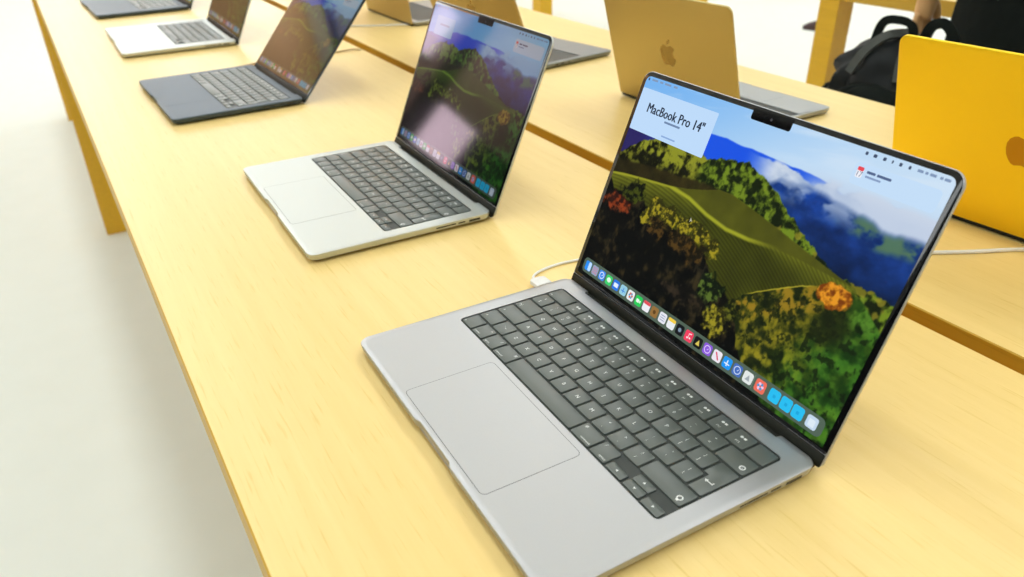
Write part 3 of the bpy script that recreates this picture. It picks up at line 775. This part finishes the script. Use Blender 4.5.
def lamp_panel(x, y, lx, ly, power, where):
    t = thing('ceiling_light', 'long white luminous ceiling panel ' + where, 'ceiling light', (x, y, ZC), 0, 'luminous ceiling panels')
    mb = MB()
    for a in ((-lx/2-.03,lx/2+.03,-ly/2-.03,-ly/2),(-lx/2-.03,lx/2+.03,ly/2,ly/2+.03),(-lx/2-.03,-lx/2,-ly/2,ly/2),(lx/2,lx/2+.03,-ly/2,ly/2)):
        mb.box(*a, -.05, 0)
    mb.obj('frame', [M['ceiling']], t, False)
    mb = MB(); mb.box(-lx/2, lx/2, -ly/2, ly/2, -.03, -.005)
    d = mb.obj('diffuser', [M['panel_glow']], t, False)
    la = bpy.data.lights.new('panel_light', 'AREA'); la.shape = 'RECTANGLE'; la.size = lx; la.size_y = ly; la.energy = power
    la.color = (.90, .985, 1.02)
    o = link('panel_light', la, t); o.location = (0, 0, -.055)
    return t
PW = 0.114
for x in (-9.6, -4.4, .8):
    for y, wy, e, wh in ((.12, .50, 255, 'over the table of laptops'), (2.9, 1.1, 200, 'over the background tables'), (7.0, 1.6, 285, 'near the back wall'), (-4.6, 1.6, 560, 'over the aisle on the left')):
        lamp_panel(x, y, 4.4, wy, e*PW*(.72 if x < -9 else 1.0), wh)

for yy in (-6.0, -1.5, 3.0, 7.5):  # added bars: brighten the wall so the far screens reflect a brown haze
    t = thing('added_wall_light', 'added unseen light bar, brightens the oak wall for the screen reflections', 'ceiling light', (XA + 1.3, yy, ZC), 0, 'added reflection lights')
    mb = MB(); mb.box(-.06, .06, -2.0, 2.0, -.10, 0); mb.obj('housing', [M['metal_dark']], t, False)
    la = bpy.data.lights.new('reflection_fill_light', 'AREA'); la.shape = 'RECTANGLE'; la.size = .10; la.size_y = 3.8; la.energy = 68; la.color = (1, .95, .88)
    o = link('reflection_fill_light', la, t); o.location = (0, 0, -.11); o.rotation_euler = (0, R(70), 0); la.spread = R(110)
# ---------------------------------------------------------------- stool with bag, person, shoe, low stool
def make_stool(label, loc, h, r):
    t = thing('stool', label, 'stool', loc)
    mb = MB(); mb.stack([[(p[0],p[1],z) for p in ngon(0,0,q,q,32)] for q, z in ((r-.01,h-.04),(r,h-.034),(r,h-.006),(r-.006,h))], 0)
    mb.obj('seat', [M['oak_leg']], t)
    for i in range(4):
        a = PI/4 + i*PI/2; mb = MB()
        mb.tube([(math.cos(a)*r*.95, math.sin(a)*r*.95, 0), (math.cos(a)*r*.62, math.sin(a)*r*.62, h-.038)], [.014,.018], 12)
        mb.obj('leg', [M['oak_leg']], t)
    mb = MB(); mb.tube([(math.cos(a)*r*.86, math.sin(a)*r*.86, h*.28) for a in [2*PI*i/32 for i in range(33)]], .007, 8)
    mb.obj('foot_ring', [M['metal_dark']], t)
    return t
BX, BY = -.495, 1.45
make_stool('wooden stool under the black bag in the aisle', (BX, BY, 0), .645, .16)
def make_bag():
    t = thing('backpack', 'black backpack in the aisle, in front of the background table leg', 'bag', (BX, BY, .645), R(12))
    def shell(w_, d_, h_, cx, cy, cz, n=40, m_=26, seed=3, fold=.012):
        rng = random.Random(seed); mb = MB(); loops = []
        for k in range(m_+1):
            v = k/m_; zz = h_*v
            s = (1 - abs(2*max(v,.5)-1)**2.6)**(1/2.2) if v > .5 else (1 - (1-2*min(v,.5))**5)**.5*.98 + .02
            s = max(s, .02)
            lp_ = []
            for i in range(n):
                a = 2*PI*i/n; ca, sa = math.cos(a), math.sin(a)
                e = 2/2.8
                x = math.copysign(abs(ca)**e, ca)*w_*s; y = math.copysign(abs(sa)**e, sa)*d_*s
                f = fold*(math.sin(5*a + 9*v + seed) + .7*math.sin(11*a - 14*v) + .6*math.sin(7*v*3+3*a))
                lp_.append((cx + x + ca*f*s + .10*w_*(v-.5), cy + y + sa*f*s, cz + zz))
            loops.append(lp_)
        mb.stack(loops, 0); return mb
    body = shell(.112, .095, .275, 0, 0, .004).obj('body', [M['black_nylon']], t, True, 60)
    shell(.090, .045, .180, .005, -.100, .012, seed=8, fold=.006).obj('front_pocket', [M['black_cloth']], t, True, 60)
    shell(.036, .055, .150, -.118, -.01, .012, seed=5, fold=.005).obj('side_pocket', [M['black_cloth']], t, True, 60)
    def strap(pts, w_, m, nm):
        mb = MB(); P = bez(pts, 10); loops = []
        for i, p in enumerate(P):
            tg = (P[min(i+1,len(P)-1)] - P[max(i-1,0)]).normalized(); sd = tg.cross(Vector((0,-1,.35))).normalized(); nn = sd.cross(tg)
            loops.append([tuple(p + sd*w_*a + nn*.006*b_) for a, b_ in ((-1,-1),(1,-1),(1,1),(-1,1))])
        mb.stack(loops, 0); return mb.obj(nm, [m], t, True, 40)
    strap([(-.056,-.090,.205),(-.036,-.078,.252),(-.010,-.048,.282),(.014,0,.284)], .009, M['strap'], 'strap')
    strap([(.052,-.093,.202),(.047,-.081,.246),(.043,-.050,.277),(.040,0,.281)], .009, M['strap'], 'strap')
    strap([(-.045,-.02,.256),(-.030,-.03,.305),(.000,-.03,.315),(.033,-.03,.305),(.042,-.02,.256)], .008, M['black_cloth'], 'handle')
    strap([(.055,-.02,.258),(.072,-.03,.310),(.102,-.03,.315),(.128,-.03,.268),(.112,-.02,.18)], .010, M['black_cloth'], 'handle')
    return t
make_bag()

def skin_obj(name, chains, mats, parent, levels=2):
    """chains: list of list of (pos, radius) polylines; entries may reference an earlier vertex by index ('i', k)"""
    vs, es, rs, roots = [], [], [], []
    for ch in chains:
        prev = None
        for e in ch:
            if isinstance(e, int): prev = e; continue
            p, r_ = e; vs.append(p); rs.append(r_); i = len(vs)-1
            if prev is None: roots.append(i)
            else: es.append((prev, i))
            prev = i
    me = bpy.data.meshes.new(name); me.from_pydata(vs, es, [])
    for m in mats: me.materials.append(m)
    o = link(name, me, parent)
    md = o.modifiers.new('Skin', 'SKIN'); md.use_smooth_shade = True
    sk = me.skin_vertices[0].data if len(me.skin_vertices) else None
    if sk is None:
        bpy.context.view_layer.objects.active = o
    for i, r_ in enumerate(rs):
        q = r_ if isinstance(r_, tuple) else (r_, r_)
        sk[i].radius = q; sk[i].use_root = i in roots
    sb = o.modifiers.new('Subsurf', 'SUBSURF'); sb.levels = levels; sb.render_levels = levels
    return o, vs
def loft(secs, n=28, mi=0, mb=None, e=2.3):
    """secs: (cx, cy, z, rx, ry)"""
    mb = mb or MB()
    loops = []
    for cx, cy, z, rx, ry in secs:
        lp_ = []
        for i in range(n):
            a = 2*PI*i/n; ca, sa = math.cos(a), math.sin(a)
            lp_.append((cx + math.copysign(abs(ca)**(2/e), ca)*rx, cy + math.copysign(abs(sa)**(2/e), sa)*ry, z))
        loops.append(lp_)
    mb.stack(loops, mi); return mb

def make_person():
    # stands at the background table, facing it (+y); local x to the right of the person's back view
    t = thing('person', 'person standing at the background table in a black coat, left hand hanging down', 'person', (-.398, 1.86, 0), R(0))
    ch = []; HZ = .910
    # pelvis - spine - neck - head
    ch.append([((0,0,.93),(.135,.10)), ((0,.005,1.05),(.125,.095)), ((0,.01,1.22),(.145,.105)), ((0,.0,1.38),(.15,.10)), ((0,.0,1.47),(.07,.065)), ((0,.012,1.54),(.055,.055)), ((0,.03,1.60),(.068,.082)), ((0,.035,1.67),(.080,.098)), ((0,.03,1.73),(.066,.080))])
    # legs
    ch.append([0, ((-.095,0,.86),.088), ((-.10,.005,.50),.060), ((-.10,-.01,.30),.055), ((-.10,-.015,.09),.040), ((-.105,.07,.035),(.038,.026)), ((-.11,.14,.025),(.034,.018))])
    ch.append([0, ((.095,0,.86),.088), ((.10,.005,.50),.060), ((.10,-.01,.30),.055), ((.10,-.015,.09),.040), ((.105,.07,.035),(.038,.026)), ((.11,.14,.025),(.034,.018))])
    # right arm bent to the table
    ch.append([3, ((.19,0,1.40),.058), ((.235,-.02,1.12),.044), ((.18,.20,.98),.034), ((.15,.285,.955),.026), ((.145,.34,.945),(.036,.018))])
    # left arm hanging
    ch.append([3, ((-.19,0,1.40),.058), ((-.262,-.06,1.17),.044), ((-.278,-.04,1.02),.034), ((-.282,-.036,.975),.026), ((-.284,-.036,.945),.027), ((-.286,-.036,.908),.026), ((-.286,-.036,.888),.022)])
    # left fingers and thumb, each rooted inside the palm
    def finger(y, l1, l2, l3, r_):
        ch.append([((-.286,y*.85-.036,HZ),r_), ((-.288,y-.036,HZ-l1*.55),r_), ((-.284,y-.035,HZ-l1),r_*.95), ((-.274,y-.034,HZ-l1-l2),r_*.88), ((-.262,y-.033,HZ-l1-l2-l3),r_*.72)])
    finger(.028,.058,.026,.018,.0100); finger(.0095,.064,.028,.020,.0104); finger(-.0095,.060,.026,.019,.0100); finger(-.027,.048,.021,.016,.0088)
    ch.append([((-.282,-.030,HZ+.040),.013), ((-.276,-.006,HZ+.014),.0120), ((-.272,.002,HZ-.014),.0105), ((-.270,.002,HZ-.036),.0082)])
    # right fingers resting on the table edge
    for k, (dx, ln) in enumerate(((-.027,.066),(-.009,.078),(.009,.074),(.027,.060))):
        ch.append([((.145+dx*.8,.340,.943),.009), ((.145+dx,.340+ln*.5,.938),.0088), ((.145+dx,.340+ln*.8,.926),.008), ((.145+dx,.340+ln,.914),.0065)])
    ch.append([((.122,.318,.946),.012), ((.104,.345,.938),.0105), ((.100,.372,.926),.008)])
    # nose and ears
    ch.append([((0,.11,1.665),.014), ((0,.140,1.645),.012)])
    for s in (-1, 1): ch.append([((s*.078,.03,1.69),.012), ((s*.090,.022,1.665),.015), ((s*.080,.03,1.635),.010)])
    skin_obj('body', ch, [M['skin']], t, 2)
    # eyes and mouth
    for s in (-1, 1):
        mb = MB(); loft([(s*.034,.118,1.682+z*.011,.013*math.sqrt(max(1-z*z,.01)),.011*math.sqrt(max(1-z*z,.01))) for z in (-1,-.5,0,.5,1)], 12, 0, mb)
        mb.obj('eye', [M['cable']], t)
    mb = MB(); loft([(0,.116,1.606,.010,.006),(0,.119,1.611,.024,.011),(0,.116,1.616,.010,.006)], 14, 0, mb); mb.obj('mouth', [M['shoe']], t)
    # hair
    mb = MB(); loft([(0,-.035,1.58,.070,.05),(0,-.025,1.64,.092,.075),(0,.005,1.71,.094,.108),(0,.02,1.76,.088,.110),(0,.02,1.805,.058,.075),(0,.02,1.82,.015,.02)], 26, 0, mb)
    mb.obj('hair', [M['hair']], t)
    # coat: long, open sleeves end at the wrists
    mb = MB()
    loft([(0,0,.60,.232,.165),(0,0,.605,.240,.172),(0,0,.75,.212,.162),(0,.0,.95,.205,.152),(0,.005,1.10,.200,.142),(0,.008,1.25,.205,.145),(0,.0,1.38,.225,.135),(0,0,1.45,.200,.110),(0,0,1.50,.085,.085),(0,0,1.53,.082,.085)], 40, 0, mb)
    mb.obj('coat', [M['black_cloth']], t, True, 60)
    mb = MB(); mb.tube(bez([(-.10,0,1.425),(-.175,0,1.395),(-.225,-.01,1.27),(-.258,-.055,1.16),(-.276,-.045,1.05),(-.282,-.038,.985)], 8), [.086 - .038*i/40 for i in range(41)], 20)
    mb.tube(bez([(.10,0,1.425),(.175,0,1.395),(.22,-.01,1.27),(.238,-.02,1.11),(.205,.10,1.03),(.158,.265,.962)], 8), [.086 - .040*i/40 for i in range(41)], 20)
    mb.obj('sleeves', [M['black_cloth']], t, True, 60)
    mb = MB()
    for s in (-1, 1):
        loft([(s*.105,-.012,.055,.062,.062),(s*.102,-.010,.30,.076,.078),(s*.100,.003,.50,.082,.084),(s*.097,0,.84,.105,.110)], 24, 0, mb)
    mb.obj('trousers', [M['black_cloth']], t, True, 60)
    for s in (-1, 1):
        shoe_mesh(s*.108, .04, t)
    return t
def shoe_mesh(cx, cy, parent, m=None, rot=0):
    mb = MB(); loops = []
    for z, k, top in ((0,.96,0),(.012,1.0,0),(.030,.97,0),(.055,.86,.03),(.078,.62,.075),(.092,.50,.085)):
        lp_ = []
        for i in range(24):
            a = 2*PI*i/24; y = math.sin(a); x = math.cos(a)
            wd = .047*(1 - .18*(y < 0)*abs(y))
            yl = .135*y if y < 0 else (.155 - top*1.15)*y
            lp_.append((cx + x*wd*k, cy + yl*min(1, k*1.05), z))
        loops.append(lp_)
    mb.stack(loops, 0); return mb.obj('shoe', [m or M['black_cloth']], parent, True, 60)
make_person()
so = shoe_mesh(0, 0, None, M['shoe']); so.location = (-3.70, 5.33, 0); so.rotation_euler = (0, 0, R(118))
tag(so, 'dark burgundy shoe on the floor, half hidden behind the background table leg', 'shoe')
make_stool('low round stool far back on the pale floor, cut by the top edge', (-5.25, 6.35, 0), .42, .20)

# ---------------------------------------------------------------- world, camera
w = bpy.data.worlds.new('World'); SC.world = w; w.use_nodes = True
w.node_tree.nodes['Background'].inputs['Color'].default_value = (1, .98, .95, 1)
w.node_tree.nodes['Background'].inputs['Strength'].default_value = 0.3
cam = bpy.data.cameras.new('camera'); co = link('camera', cam)
Rw = [[0.5150432855, 0.8570448939, -0.0142990908], [0.4164788950, -0.2647947597, -0.8697293057], [-0.7491833848, 0.4419929696, -0.4933218734]]
rx, dn, fw = [Vector(r_).normalized() for r_ in Rw]
mtx = Matrix(((rx.x, -dn.x, -fw.x, 0.550894), (rx.y, -dn.y, -fw.y, -0.166799), (rx.z, -dn.z, -fw.z, 1.277163), (0, 0, 0, 1)))
co.matrix_world = mtx
cam.sensor_width = 36; cam.lens = 761.505/1024*36; cam.clip_start = .02; cam.clip_end = 60
cam.dof.use_dof = True; cam.dof.focus_distance = .66; cam.dof.aperture_fstop = 8.0
SC.camera = co
vs = SC.view_settings
vs.view_transform = 'Standard'; vs.look = 'None'; vs.gamma = 1; vs.use_curve_mapping = False
vs.exposure = 0.0
SC.cycles.use_denoising = True
SC.cycles.max_bounces = 8; SC.cycles.diffuse_bounces = 5; SC.cycles.glossy_bounces = 4
SC.cycles.sample_clamp_indirect = 8
